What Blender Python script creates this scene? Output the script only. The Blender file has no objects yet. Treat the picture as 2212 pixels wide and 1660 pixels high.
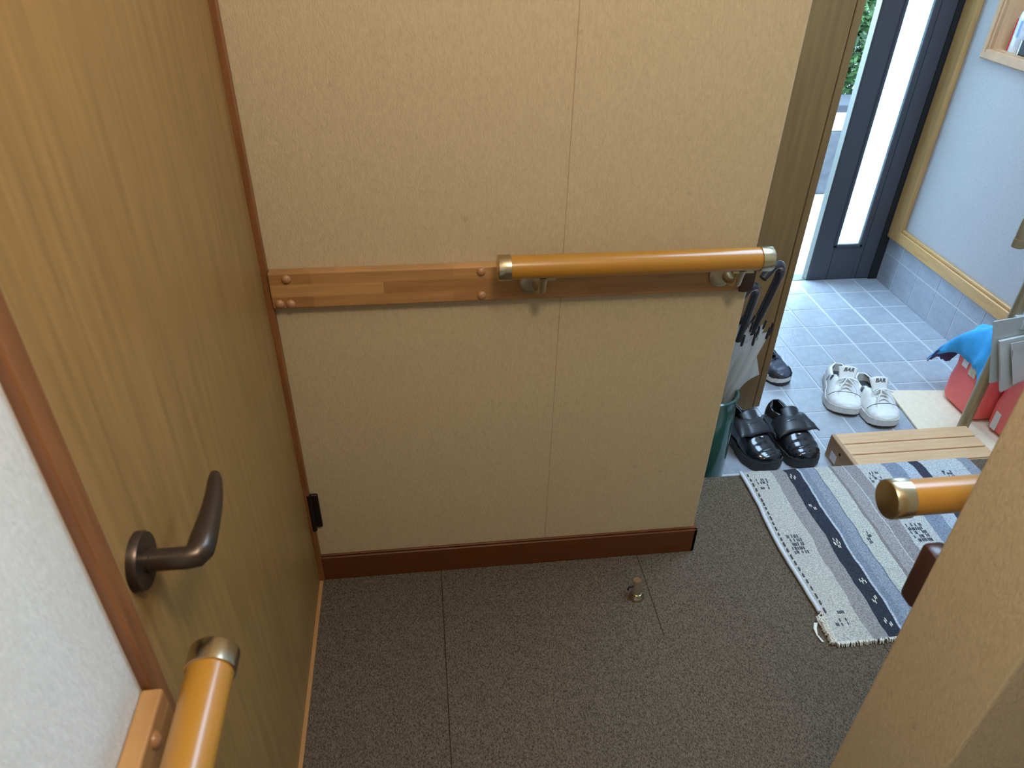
import bpy, bmesh, math, random
from mathutils import Vector, Matrix, noise

random.seed(7)
S = bpy.context.scene
COL = S.collection
PI = math.pi

# ------------------------------------------------------------------ camera
cam_d = bpy.data.cameras.new('camera'); cam_d.sensor_width = 36; cam_d.lens = 25.94
cam_d.clip_start = 0.02; cam_d.clip_end = 100
cam_d.dof.use_dof = True; cam_d.dof.focus_distance = 1.75; cam_d.dof.aperture_fstop = 8.0
cam = bpy.data.objects.new('camera', cam_d); COL.objects.link(cam); S.camera = cam
RW = Matrix(((0.9926587, -0.0519686, 0.1092152), (-0.1192628, -0.5708307, 0.8123600), (0.0201261, -0.8194215, -0.5728379)))
mw = Matrix.Identity(4)
for i in range(3):
    mw[i][0] = RW[i][0]; mw[i][1] = -RW[i][1]; mw[i][2] = -RW[i][2]
mw[0][3], mw[1][3], mw[2][3] = 0.2910, -1.2678, 1.45
cam.matrix_world = mw

# ------------------------------------------------------------------ sky and light
w = bpy.data.worlds.new('sky'); S.world = w; w.use_nodes = True
bg = w.node_tree.nodes['Background']
bg.inputs[0].default_value = (0.53, 0.79, 1.10, 1); bg.inputs[1].default_value = 15.0
por_d = bpy.data.lights.new('doorway_portal', 'AREA'); por_d.shape = 'RECTANGLE'
por_d.size = 0.26; por_d.size_y = 2.2
por_d.cycles.is_portal = True
por = bpy.data.objects.new('doorway_portal', por_d); COL.objects.link(por)
por.location = (2.02, 1.86, 0.92); por.rotation_euler = (-PI / 2, 0, 0)
po2_d = bpy.data.lights.new('window_portal', 'AREA'); po2_d.shape = 'RECTANGLE'; po2_d.size = 1.65; po2_d.size_y = 0.20
po2_d.cycles.is_portal = True
po2 = bpy.data.objects.new('window_portal', po2_d); COL.objects.link(po2)
po2.location = (2.60, -1.03, 1.225)
po3_d = bpy.data.lights.new('skylight_portal', 'AREA'); po3_d.shape = 'RECTANGLE'; po3_d.size = 1.10; po3_d.size_y = 1.34
po3_d.cycles.is_portal = True
po3 = bpy.data.objects.new('skylight_portal', po3_d); COL.objects.link(po3)
po3.location = (1.75, 0.33, 2.46)
po2.location = (2.60, -1.03, 1.225); po2.rotation_euler = (0, PI / 2, 0)
# warm hall ceiling lamp
lam_d = bpy.data.lights.new('hall_lamp_light', 'POINT'); lam_d.shadow_soft_size = 0.09
lam_d.energy = 33; lam_d.color = (1.0, 0.86, 0.66)
lam = bpy.data.objects.new('hall_lamp_light', lam_d); COL.objects.link(lam)
lam.location = (0.50, -1.10, 2.00)
S.view_settings.view_transform = 'Standard'
S.view_settings.look = 'None'
S.view_settings.gamma = 1
S.view_settings.use_curve_mapping = False
S.view_settings.exposure = 0.0

# ------------------------------------------------------------------ helpers
WP = {}
def link(o, parent, origin):
    COL.objects.link(o)
    if parent is not None:
        o.parent = parent
        o.location = origin - WP[parent.name]
    else:
        o.location = origin
    WP[o.name] = origin.copy()
    return o

def obj(name, bm, mats, parent=None, smooth=False, origin=None):
    me = bpy.data.meshes.new(name)
    bmesh.ops.recalc_face_normals(bm, faces=bm.faces)
    if origin is None:
        xs = [v.co.x for v in bm.verts]; ys = [v.co.y for v in bm.verts]; zs = [v.co.z for v in bm.verts]
        origin = Vector(((min(xs) + max(xs)) / 2, (min(ys) + max(ys)) / 2, min(zs)))
    origin = Vector(origin)
    bmesh.ops.translate(bm, verts=bm.verts, vec=-origin)
    bm.to_mesh(me); bm.free()
    if not isinstance(mats, (list, tuple)): mats = [mats]
    for m in mats: me.materials.append(m)
    if smooth:
        me.polygons.foreach_set('use_smooth', [True] * len(me.polygons))
        me.set_sharp_from_angle(angle=math.radians(42))
    return link(bpy.data.objects.new(name, me), parent, origin)

def inst(name, me, parent, loc):
    return link(bpy.data.objects.new(name, me), parent, Vector(loc))

def thing(name, label, cat, loc, group=None):
    o = bpy.data.objects.new(name, None); o.empty_display_size = 0.03
    link(o, None, Vector(loc)); o['label'] = label; o['category'] = cat
    if group: o['group'] = group
    return o

def tag(o, label=None, cat=None, group=None, kind=None):
    if label: o['label'] = label
    if cat: o['category'] = cat
    if group: o['group'] = group
    if kind: o['kind'] = kind
    return o

def struct(o, label):
    o['kind'] = 'structure'; o['label'] = label
    return o

def box(bm, x0, x1, y0, y1, z0, z1, bev=0.0, seg=2, mi=0):
    vs = [bm.verts.new(p) for p in ((x0, y0, z0), (x1, y0, z0), (x1, y1, z0), (x0, y1, z0), (x0, y0, z1), (x1, y0, z1), (x1, y1, z1), (x0, y1, z1))]
    fs = [bm.faces.new([vs[i] for i in q]) for q in ((3, 2, 1, 0), (4, 5, 6, 7), (0, 1, 5, 4), (1, 2, 6, 5), (2, 3, 7, 6), (3, 0, 4, 7))]
    for f in fs: f.material_index = mi
    if bev > 0:
        es = list({e for f in fs for e in f.edges})
        r = bmesh.ops.bevel(bm, geom=es, offset=bev, segments=seg, profile=0.5, affect='EDGES')
        for f in r['faces']: f.material_index = mi
    return bm

def bx(*a, **k):
    return box(bmesh.new(), *a, **k)

def tube(bm, pts, r, n=12, caps=True, mi=0, flat=1.0):
    """sweep a circle (radius or list) along points"""
    pts = [Vector(p) for p in pts]
    rs = r if isinstance(r, (list, tuple)) else [r] * len(pts)
    rings = []; prev = None
    for i, p in enumerate(pts):
        if i == 0: t = pts[1] - p
        elif i == len(pts) - 1: t = p - pts[-2]
        else: t = (pts[i + 1] - p).normalized() + (p - pts[i - 1]).normalized()
        t.normalize()
        if prev is None:
            a = Vector((0, 0, 1)) if abs(t.z) < 0.9 else Vector((1, 0, 0))
            u = (a - t * a.dot(t)).normalized()
        else:
            u = (prev - t * prev.dot(t)).normalized()
        prev = u; v = t.cross(u)
        rings.append([bm.verts.new(p + (u * math.cos(2 * PI * k / n) * flat + v * math.sin(2 * PI * k / n)) * rs[i]) for k in range(n)])
    for a, b in zip(rings, rings[1:]):
        for k in range(n):
            f = bm.faces.new((a[k], a[(k + 1) % n], b[(k + 1) % n], b[k])); f.material_index = mi
    if caps:
        for rg in (rings[0][::-1], rings[-1]):
            f = bm.faces.new(rg); f.material_index = mi
    return bm

def lathe(bm, prof, c, axis=(0, 0, 1), n=24, mi=0, cap=True):
    """profile list of (radius, height) about an axis through c"""
    c = Vector(c); ax = Vector(axis).normalized()
    a = Vector((0, 0, 1)) if abs(ax.z) < 0.9 else Vector((1, 0, 0))
    u = (a - ax * a.dot(ax)).normalized(); v = ax.cross(u)
    rings = []
    for r, h in prof:
        rings.append([bm.verts.new(c + ax * h + (u * math.cos(2 * PI * k / n) + v * math.sin(2 * PI * k / n)) * r) for k in range(n)])
    for p, q in zip(rings, rings[1:]):
        for k in range(n):
            f = bm.faces.new((p[k], p[(k + 1) % n], q[(k + 1) % n], q[k])); f.material_index = mi
    if cap:
        for rg in (rings[0][::-1], rings[-1]):
            f = bm.faces.new(rg); f.material_index = mi
    return bm

def grid(bm, fn, nu, nv, mi=0):
    vs = [[bm.verts.new(fn(i / nu, j / nv)) for j in range(nv + 1)] for i in range(nu + 1)]
    for i in range(nu):
        for j in range(nv):
            f = bm.faces.new((vs[i][j], vs[i + 1][j], vs[i + 1][j + 1], vs[i][j + 1])); f.material_index = mi
    return bm

def solid(o, t, offset=-1):
    m = o.modifiers.new('thickness', 'SOLIDIFY'); m.thickness = t; m.offset = offset
    return o

# ------------------------------------------------------------------ materials
def mat(name, col, rough=0.6, metal=0.0, vary=0.0, vscale=20.0, stretch=(1, 1, 1), bump=0.0, bscale=200.0, bstretch=(1, 1, 1), spec=0.5, col2=None, trans=0.0, alpha=1.0, coat=0.0, detail=4.0, rot=(0, 0, 0)):
    m = bpy.data.materials.new(name); m.use_nodes = True
    nt = m.node_tree; N = nt.nodes; L = nt.links
    b = N['Principled BSDF']
    b.inputs['Base Color'].default_value = (*col, 1)
    b.inputs['Roughness'].default_value = rough
    b.inputs['Metallic'].default_value = metal
    b.inputs['Specular IOR Level'].default_value = spec
    b.inputs['Coat Weight'].default_value = coat
    b.inputs['Coat Roughness'].default_value = 0.12
    b.inputs['Transmission Weight'].default_value = trans
    b.inputs['Alpha'].default_value = alpha
    tc = N.new('ShaderNodeTexCoord')
    if vary > 0 or col2:
        mp = N.new('ShaderNodeMapping'); mp.inputs['Scale'].default_value = stretch; mp.inputs['Rotation'].default_value = rot
        L.new(tc.outputs['Object'], mp.inputs[0])
        nz = N.new('ShaderNodeTexNoise'); nz.inputs['Scale'].default_value = vscale; nz.inputs['Detail'].default_value = detail; nz.inputs['Roughness'].default_value = 0.6
        L.new(mp.outputs[0], nz.inputs['Vector'])
        rp = N.new('ShaderNodeValToRGB')
        c2 = col2 if col2 else tuple(max(0, c * (1 - vary)) for c in col)
        c1 = col if col2 else tuple(min(1, c * (1 + vary)) for c in col)
        rp.color_ramp.elements[0].position = 0.32; rp.color_ramp.elements[0].color = (*c2, 1)
        rp.color_ramp.elements[1].position = 0.68; rp.color_ramp.elements[1].color = (*c1, 1)
        L.new(nz.outputs['Fac'], rp.inputs[0]); L.new(rp.outputs[0], b.inputs['Base Color'])
    if bump > 0:
        mp2 = N.new('ShaderNodeMapping'); mp2.inputs['Scale'].default_value = bstretch
        L.new(tc.outputs['Object'], mp2.inputs[0])
        n2 = N.new('ShaderNodeTexNoise'); n2.inputs['Scale'].default_value = bscale; n2.inputs['Detail'].default_value = 3
        L.new(mp2.outputs[0], n2.inputs['Vector'])
        bp = N.new('ShaderNodeBump'); bp.inputs['Strength'].default_value = bump; bp.inputs['Distance'].default_value = 0.002
        L.new(n2.outputs['Fac'], bp.inputs['Height']); L.new(bp.outputs[0], b.inputs['Normal'])
    return m

M = {}
def wallpaper(name, col, stain=0.16):
    m = mat(name, col, 0.85, vary=0.07, vscale=260, stretch=(1, 1, 0.35), bump=0.5, bscale=420, bstretch=(1, 1, 0.45), spec=0.25)
    nt = m.node_tree; N = nt.nodes; L = nt.links
    b = N['Principled BSDF']; src = b.inputs['Base Color'].links[0].from_socket
    tc = N.new('ShaderNodeTexCoord')
    nz = N.new('ShaderNodeTexNoise'); nz.inputs['Scale'].default_value = 48; nz.inputs['Detail'].default_value = 1.5
    L.new(tc.outputs['Object'], nz.inputs['Vector'])
    rp = N.new('ShaderNodeValToRGB'); rp.color_ramp.elements[0].position = 0.735; rp.color_ramp.elements[1].position = 0.78
    rp.color_ramp.elements[0].color = (0, 0, 0, 1); rp.color_ramp.elements[1].color = (stain, stain, stain, 1)
    L.new(nz.outputs['Fac'], rp.inputs[0])
    mx = N.new('ShaderNodeMix'); mx.data_type = 'RGBA'
    L.new(rp.outputs[0], mx.inputs['Factor']); L.new(src, mx.inputs['A']); mx.inputs['B'].default_value = (0.16, 0.09, 0.05, 1)
    L.new(mx.outputs['Result'], b.inputs['Base Color'])
    return m
M['tan_paper'] = wallpaper('tan_wallpaper', (0.50, 0.395, 0.255))
M['white_paper'] = wallpaper('white_wallpaper', (0.61, 0.60, 0.56), 0.08)
M['entry_paper'] = wallpaper('entry_wallpaper', (0.42, 0.41, 0.41), 0.05)
M['plain_white'] = mat('plain_white', (0.75, 0.73, 0.70), 0.9)
M['door_wood'] = mat('door_wood', (0.285, 0.163, 0.052), 0.42, vary=0.16, vscale=14, stretch=(6, 6, 0.35), detail=6, bump=0.06, bscale=60, bstretch=(6, 6, 0.3))
M['jamb_wood'] = mat('jamb_wood', (0.29, 0.175, 0.065), 0.45, vary=0.12, vscale=14, stretch=(6, 6, 0.35))
M['red_wood'] = mat('red_wood', (0.22, 0.085, 0.028), 0.45, vary=0.2, vscale=16, stretch=(6, 6, 0.5))
M['base_wood'] = mat('baseboard_wood', (0.11, 0.030, 0.005), 0.4, vary=0.15, vscale=16, stretch=(0.5, 6, 6))
M['cab_wood'] = mat('cabinet_wood', (0.195, 0.112, 0.038), 0.5, vary=0.16, vscale=12, stretch=(5, 5, 0.35), detail=6)
M['trim_wood'] = mat('trim_wood', (0.52, 0.29, 0.10), 0.4, vary=0.12, vscale=14, stretch=(4, 0.5, 4))
M['trim_wood_v'] = mat('trim_wood_upright', (0.44, 0.25, 0.09), 0.4, vary=0.12, vscale=14, stretch=(4, 4, 0.4))
M['rail_wood'] = mat('rail_wood', (0.375, 0.168, 0.016), 0.32, vary=0.06, vscale=20, stretch=(0.4, 0.4, 3), coat=0.3)
M['brass'] = mat('brass', (0.55, 0.47, 0.31), 0.25, metal=1.0)
M['dull_brass'] = mat('dull_brass', (0.50, 0.42, 0.28), 0.4, metal=1.0)
M['bronze'] = mat('dark_bronze', (0.075, 0.055, 0.042), 0.34, metal=0.75, spec=0.5)
M['hinge'] = mat('hinge_dark', (0.022, 0.016, 0.013), 0.45, metal=0.6)
M['dark_plastic'] = mat('dark_brown_plastic', (0.055, 0.022, 0.016), 0.3)
M['carpet'] = mat('carpet', (0.200, 0.155, 0.112), 1.0, bump=1.0, bscale=700, vscale=420, col2=(0.050, 0.036, 0.023), spec=0.0, stretch=(1, 0.5, 1), detail=3)
M['joint'] = mat('joint_dark', (0.05, 0.042, 0.035), 1.0)
def slate(name):
    m = mat(name, (0.32, 0.345, 0.385), 0.34, vary=0.10, vscale=30, bump=0.8, bscale=110, spec=0.5)
    return m
M['tile'] = slate('slate_tile')
M['tile2'] = mat('slate_tile_lighter', (0.35, 0.37, 0.40), 0.38, vary=0.10, vscale=30, bump=0.8, bscale=120)
M['grout'] = mat('grout', (0.52, 0.54, 0.56), 0.8)
M['door_dark'] = mat('entry_door_dark', (0.055, 0.055, 0.068), 0.38)
M['door_edge'] = mat('aluminium_edge', (0.16, 0.17, 0.15), 0.35, metal=0.9)
M['black_gap'] = mat('black_rubber', (0.006, 0.006, 0.007), 0.7)
M['green_glaze'] = mat('green_glaze', (0.028, 0.090, 0.070), 0.12, vary=0.35, vscale=12, stretch=(1, 1, 0.3), coat=0.5)
M['black'] = mat('black_plastic', (0.012, 0.012, 0.014), 0.22, coat=0.4)
M['black_matte'] = mat('black_fabric', (0.014, 0.014, 0.016), 0.5)
M['white_shoe'] = mat('white_leather', (0.80, 0.80, 0.78), 0.4, vary=0.03, vscale=40)
M['white_sole'] = mat('white_rubber', (0.70, 0.69, 0.66), 0.5, vary=0.08, vscale=30)
M['lace'] = mat('lace_cotton', (0.80, 0.80, 0.77), 0.9)
M['grey_lining'] = mat('grey_lining', (0.06, 0.06, 0.065), 0.9)
M['navy'] = mat('navy_leather', (0.055, 0.062, 0.09), 0.35, vary=0.2, vscale=60)
M['sole_dark'] = mat('dark_sole', (0.03, 0.028, 0.027), 0.55)
M['shoe_black'] = mat('black_leather', (0.010, 0.010, 0.012), 0.16, coat=0.6)
M['strap_black'] = mat('strap_leather', (0.020, 0.021, 0.025), 0.36)
M['slat'] = mat('slat_wood', (0.62, 0.37, 0.19), 0.5, vary=0.10, vscale=14, stretch=(0.5, 5, 5))
M['slat_end'] = mat('slat_end_wood', (0.40, 0.235, 0.12), 0.55, vary=0.12, vscale=14, stretch=(4, 0.5, 4))
M['pole'] = mat('tan_metal', (0.33, 0.26, 0.15), 0.3, metal=0.35)
M['mat_beige'] = mat('beige_board', (0.76, 0.63, 0.46), 0.8, vary=0.05, vscale=60)
M['red'] = mat('red_plastic', (0.93, 0.17, 0.16), 0.38, vary=0.05, vscale=10, spec=0.4)
M['red'].node_tree.nodes['Principled BSDF'].inputs['Subsurface Weight'].default_value = 0.15
M['red'].node_tree.nodes['Principled BSDF'].inputs['Subsurface Radius'].default_value = (0.03, 0.006, 0.006)
M['paper'] = mat('paper_label', (0.72, 0.71, 0.72), 0.7, vary=0.12, vscale=160, stretch=(1, 1, 3))
M['paper_tan'] = mat('tan_label', (0.60, 0.56, 0.42), 0.7, vary=0.2, vscale=160)
M['blue'] = mat('blue_cloth', (0.045, 0.38, 0.78), 0.75, vary=0.15, vscale=18)
M['purple'] = mat('purple_lining', (0.055, 0.045, 0.12), 0.85, vary=0.5, vscale=500)
M['sleeve'] = mat('grey_film', (0.48, 0.52, 0.52), 0.3, alpha=0.94)
M['sleeve2'] = mat('grey_film_front', (0.56, 0.58, 0.57), 0.35, vary=0.08, vscale=10)
M['can_white'] = mat('can_white', (0.72, 0.74, 0.78), 0.25, metal=0.2)
M['can_blue'] = mat('can_blue_print', (0.30, 0.50, 0.85), 0.3)
M['can_red'] = mat('can_red_print', (0.70, 0.03, 0.05), 0.35)
M['niche'] = mat('niche_wood', (0.60, 0.38, 0.21), 0.5, vary=0.10, vscale=12, stretch=(4, 1, 1))
M['niche_frame'] = mat('niche_frame_wood', (0.49, 0.28, 0.14), 0.45, vary=0.10, vscale=14, stretch=(4, 2, 2))
M['concrete'] = mat('concrete', (0.30, 0.30, 0.29), 0.9, vary=0.1, vscale=20)
M['coping'] = mat('coping_grey', (0.03, 0.032, 0.036), 0.8)
M['stone'] = mat('stone', (0.060, 0.062, 0.064), 0.9, vary=0.3, vscale=14)
M['leaf'] = mat('leaf_green', (0.030, 0.075, 0.012), 0.5, vary=0.6, vscale=6)
M['stem'] = mat('shrub_stem', (0.12, 0.08, 0.05), 0.8)
M['thread'] = mat('rug_thread', (0.70, 0.68, 0.60), 0.95)
M['stitch'] = mat('rug_stitch', (0.07, 0.075, 0.10), 0.95)
M['binding'] = mat('rug_binding', (0.56, 0.58, 0.60), 0.95, bump=0.6, bscale=500)

def frosted():
    m = bpy.data.materials.new('frosted_glass'); m.use_nodes = True
    nt = m.node_tree; N = nt.nodes; L = nt.links; N.remove(N['Principled BSDF'])
    out = N['Material Output']
    t = N.new('ShaderNodeBsdfTranslucent'); t.inputs[0].default_value = (0.80, 0.88, 0.86, 1)
    g = N.new('ShaderNodeBsdfGlossy'); g.inputs['Roughness'].default_value = 0.25
    mx = N.new('ShaderNodeMixShader'); mx.inputs[0].default_value = 0.06
    L.new(t.outputs[0], mx.inputs[1]); L.new(g.outputs[0], mx.inputs[2]); L.new(mx.outputs[0], out.inputs[0])
    return m
M['frosted'] = frosted()
def vinyl():
    m = bpy.data.materials.new('clear_vinyl'); m.use_nodes = True
    nt = m.node_tree; N = nt.nodes; L = nt.links; N.remove(N['Principled BSDF'])
    out = N['Material Output']
    d = N.new('ShaderNodeBsdfDiffuse'); d.inputs[0].default_value = (0.72, 0.73, 0.72, 1)
    t = N.new('ShaderNodeBsdfTranslucent'); t.inputs[0].default_value = (0.72, 0.74, 0.74, 1)
    tr = N.new('ShaderNodeBsdfTransparent'); gl = N.new('ShaderNodeBsdfGlossy'); gl.inputs['Roughness'].default_value = 0.15
    m1 = N.new('ShaderNodeMixShader'); m1.inputs[0].default_value = 0.45
    m2 = N.new('ShaderNodeMixShader'); m2.inputs[0].default_value = 0.10
    m3 = N.new('ShaderNodeMixShader'); m3.inputs[0].default_value = 0.08
    L.new(d.outputs[0], m1.inputs[1]); L.new(t.outputs[0], m1.inputs[2])
    L.new(m1.outputs[0], m2.inputs[1]); L.new(tr.outputs[0], m2.inputs[2])
    L.new(m2.outputs[0], m3.inputs[1]); L.new(gl.outputs[0], m3.inputs[2])
    L.new(m3.outputs[0], out.inputs[0])
    return m
M['vinyl'] = vinyl()

def pine():
    """laminated pine: staves of slightly different tint, long grain"""
    m = mat('laminated_pine', (0.38, 0.19, 0.065), 0.42, vary=0.16, vscale=10, stretch=(0.6, 0.6, 8), detail=6)
    nt = m.node_tree; N = nt.nodes; L = nt.links
    b = N['Principled BSDF']; src = b.inputs['Base Color'].links[0].from_socket
    tc = N.new('ShaderNodeTexCoord'); sx = N.new('ShaderNodeSeparateXYZ'); L.new(tc.outputs['Object'], sx.inputs[0])
    ad = N.new('ShaderNodeMath'); ad.operation = 'ADD'; L.new(sx.outputs[0], ad.inputs[0]); L.new(sx.outputs[1], ad.inputs[1])
    cb = N.new('ShaderNodeCombineXYZ'); L.new(ad.outputs[0], cb.inputs[0]); L.new(sx.outputs[2], cb.inputs[1])
    br = N.new('ShaderNodeTexBrick'); br.inputs['Scale'].default_value = 1.0; br.inputs['Mortar Size'].default_value = 0.0
    br.inputs['Brick Width'].default_value = 0.26; br.inputs['Row Height'].default_value = 0.0245
    br.inputs['Color1'].default_value = (0.80, 0.74, 0.70, 1); br.inputs['Color2'].default_value = (1.25, 1.32, 1.42, 1)
    L.new(cb.outputs[0], br.inputs['Vector'])
    mx = N.new('ShaderNodeMix'); mx.data_type = 'RGBA'; mx.blend_type = 'MULTIPLY'; mx.inputs['Factor'].default_value = 1
    L.new(src, mx.inputs['A']); L.new(br.outputs['Color'], mx.inputs['B']); L.new(mx.outputs['Result'], b.inputs['Base Color'])
    return m
M['pine'] = pine()

def rugmat():
    """woven stripes running along the rug (object x)"""
    m = bpy.data.materials.new('rug_stripes'); m.use_nodes = True
    nt = m.node_tree; N = nt.nodes; L = nt.links; b = N['Principled BSDF']
    b.inputs['Roughness'].default_value = 1.0; b.inputs['Specular IOR Level'].default_value = 0.0
    tc = N.new('ShaderNodeTexCoord'); sx = N.new('ShaderNodeSeparateXYZ'); L.new(tc.outputs['Object'], sx.inputs[0])
    n1 = N.new('ShaderNodeTexNoise'); n1.inputs['Scale'].default_value = 9; n1.inputs['Detail'].default_value = 2
    mp = N.new('ShaderNodeMapping'); mp.inputs['Scale'].default_value = (0.4, 1, 1); L.new(tc.outputs['Object'], mp.inputs[0]); L.new(mp.outputs[0], n1.inputs['Vector'])
    off = N.new('ShaderNodeMath'); off.operation = 'MULTIPLY_ADD'; off.inputs[1].default_value = 0.022; off.inputs[2].default_value = -0.011
    L.new(n1.outputs['Fac'], off.inputs[0])
    ad = N.new('ShaderNodeMath'); ad.operation = 'ADD'; L.new(sx.outputs[0], ad.inputs[0]); L.new(off.outputs[0], ad.inputs[1])
    dv = N.new('ShaderNodeMath'); dv.operation = 'MULTIPLY_ADD'; dv.inputs[1].default_value = 1 / 0.80; dv.inputs[2].default_value = 0.0
    L.new(ad.outputs[0], dv.inputs[0])
    rp = N.new('ShaderNodeValToRGB'); rp.color_ramp.interpolation = 'CONSTANT'
    X0 = 1.18
    st = [(1.18, (0.445, 0.421, 0.363)), (1.268, (0.277, 0.249, 0.233)), (1.309, (0.038, 0.041, 0.054)), (1.350, (0.420, 0.447, 0.474)), (1.357, (0.202, 0.228, 0.265)), (1.374, (0.252, 0.275, 0.312)),
          (1.402, (0.134, 0.163, 0.195)), (1.408, (0.462, 0.456, 0.391)), (1.455, (0.227, 0.198, 0.186)), (1.462, (0.319, 0.292, 0.279)), (1.497, (0.470, 0.473, 0.474)), (1.501, (0.277, 0.249, 0.242)),
          (1.540, (0.470, 0.464, 0.437)), (1.618, (0.218, 0.249, 0.298)), (1.67, (0.403, 0.430, 0.465)), (1.706, (0.050, 0.053, 0.070)), (1.738, (0.454, 0.456, 0.446)), (1.86, (0.252, 0.258, 0.279))]
    els = rp.color_ramp.elements
    for i, (x, c) in enumerate(st):
        p = (x - X0) / 0.80
        if i < 2: e = els[i]; e.position = p
        else: e = els.new(p)
        e.color = (*c, 1)
    L.new(dv.outputs[0], rp.inputs[0])
    n2 = N.new('ShaderNodeTexNoise'); n2.inputs['Scale'].default_value = 330; n2.inputs['Detail'].default_value = 3; L.new(tc.outputs['Object'], n2.inputs['Vector'])
    r2 = N.new('ShaderNodeValToRGB'); r2.color_ramp.elements[0].position = 0.35; r2.color_ramp.elements[0].color = (0.66, 0.66, 0.68, 1)
    r2.color_ramp.elements[1].position = 0.66; r2.color_ramp.elements[1].color = (1.25, 1.25, 1.25, 1); L.new(n2.outputs['Fac'], r2.inputs[0])
    mx = N.new('ShaderNodeMix'); mx.data_type = 'RGBA'; mx.blend_type = 'MULTIPLY'; mx.inputs['Factor'].default_value = 1.0
    L.new(rp.outputs[0], mx.inputs['A']); L.new(r2.outputs[0], mx.inputs['B']); L.new(mx.outputs['Result'], b.inputs['Base Color'])
    bp = N.new('ShaderNodeBump'); bp.inputs['Strength'].default_value = 0.9; bp.inputs['Distance'].default_value = 0.002
    L.new(n2.outputs['Fac'], bp.inputs['Height']); L.new(bp.outputs[0], b.inputs['Normal'])
    return m
M['rug'] = rugmat()

# ------------------------------------------------------------------ the setting
ZT = -0.18            # tiled entrance floor
WX = 2.515            # entrance side wall
CEIL = 2.40
# hall floor with carpet tiles
fl = struct(obj('floor', bx(-0.2, 2.6, -2.8, 0.262, -0.30, -0.010), M['joint']), 'hall floor slab under the brown carpet tiles')
def carpet_tile(x0, x1, y0, y1):
    # pile edges rounded along the two seams that show, butted tight on the others
    bm = bmesh.new(); g = 0.0005; c = 0.0009; t_ = 0.0001
    pr = [(x0 + g, -0.0102), (x1 - g, -0.0102), (x1 - g, -c), (x1 - g - c, 0.0), (x0 + g + c, 0.0), (x0 + g, -c)]
    a = [bm.verts.new((x, y0 + t_, z)) for x, z in pr]; b = [bm.verts.new((x, y1 - t_, z)) for x, z in pr]
    bm.faces.new(a); bm.faces.new(b[::-1])
    for k in range(6): bm.faces.new((a[k], b[k], b[(k + 1) % 6], a[(k + 1) % 6]))
    obj('carpet_tile', bm, M['carpet'], fl)
xs = [0.0, 0.292, 0.797, 1.297, 1.797, 2.297, 2.515]
ys = [-2.755, -2.255, -1.755, -1.255, -0.755, -0.255, 0.262]
for j in range(len(ys) - 1):
    row = xs if j == len(ys) - 2 else [0.0, 0.292, 1.297, 1.797, 2.297, 2.515]
    for i in range(len(row) - 1):
        carpet_tile(row[i], row[i + 1], ys[j], ys[j + 1])
# entrance floor with slate tiles
fe = struct(obj('floor_entrance', bx(0.80, 2.62, 0.263, 1.86, ZT - 0.10, ZT - 0.0015), M['grout']), 'lower tiled floor of the entrance')
tx = [2.515 - 0.125 - 0.15 * k for k in range(12)][::-1] + [2.515]
ty = [1.80 - 0.14 - 0.15 * k for k in range(11)][::-1] + [1.80]
for i in range(len(tx) - 1):
    for j in range(len(ty) - 1):
        x0, x1, y0, y1 = max(tx[i], 0.94), tx[i + 1], max(ty[j], 0.264), ty[j + 1]
        if x1 - x0 < 0.01 or y1 - y0 < 0.01 or x1 < 0.95: continue
        g = 0.0032
        dz = random.uniform(-0.0006, 0.0006)
        o = obj('tile', bx(x0 + g, x1 - g, y0 + g, y1 - g, ZT - 0.0035, ZT + dz, bev=0.0016, seg=1), M['tile'] if random.random() < 0.7 else M['tile2'], fe)
# walls
struct(obj('wall_back', bx(-0.10, 0.938, 0.0, 0.12, 0.0, CEIL, bev=0.002, seg=1), M['tan_paper']), 'tan wallpapered hall wall carrying the handrail')
seam = bmesh.new()
box(seam, 0.5533, 0.5541, -0.0006, 0.001, 0.08, CEIL - 0.01)
struct(obj('trim_1', seam, mat('seam_line', (0.30, 0.21, 0.13), 0.9)), 'fine wallpaper seam on the tan wall')
bm = bmesh.new(); box(bm, -0.12, 0.0, -2.8, -0.818, 0.0, CEIL); box(bm, -0.12, 0.0, -0.818, 0.12, 2.03, CEIL); box(bm, -0.16, -0.12, -0.818, 0.12, 0.0, 2.03)
struct(obj('wall_left', bm, M['white_paper']), 'white wallpapered wall beside the wooden door')
struct(obj('wall_right', bx(0.836, 2.6, -0.905, -0.77, 0.0, CEIL, bev=0.003, seg=2), M['tan_paper']), 'tan end of the partition wall in the right foreground')
struct(obj('wall_behind', bx(-0.12, 2.6, -2.9, -2.8, 0.0, CEIL), M['white_paper']), 'wall behind the viewer')
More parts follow.
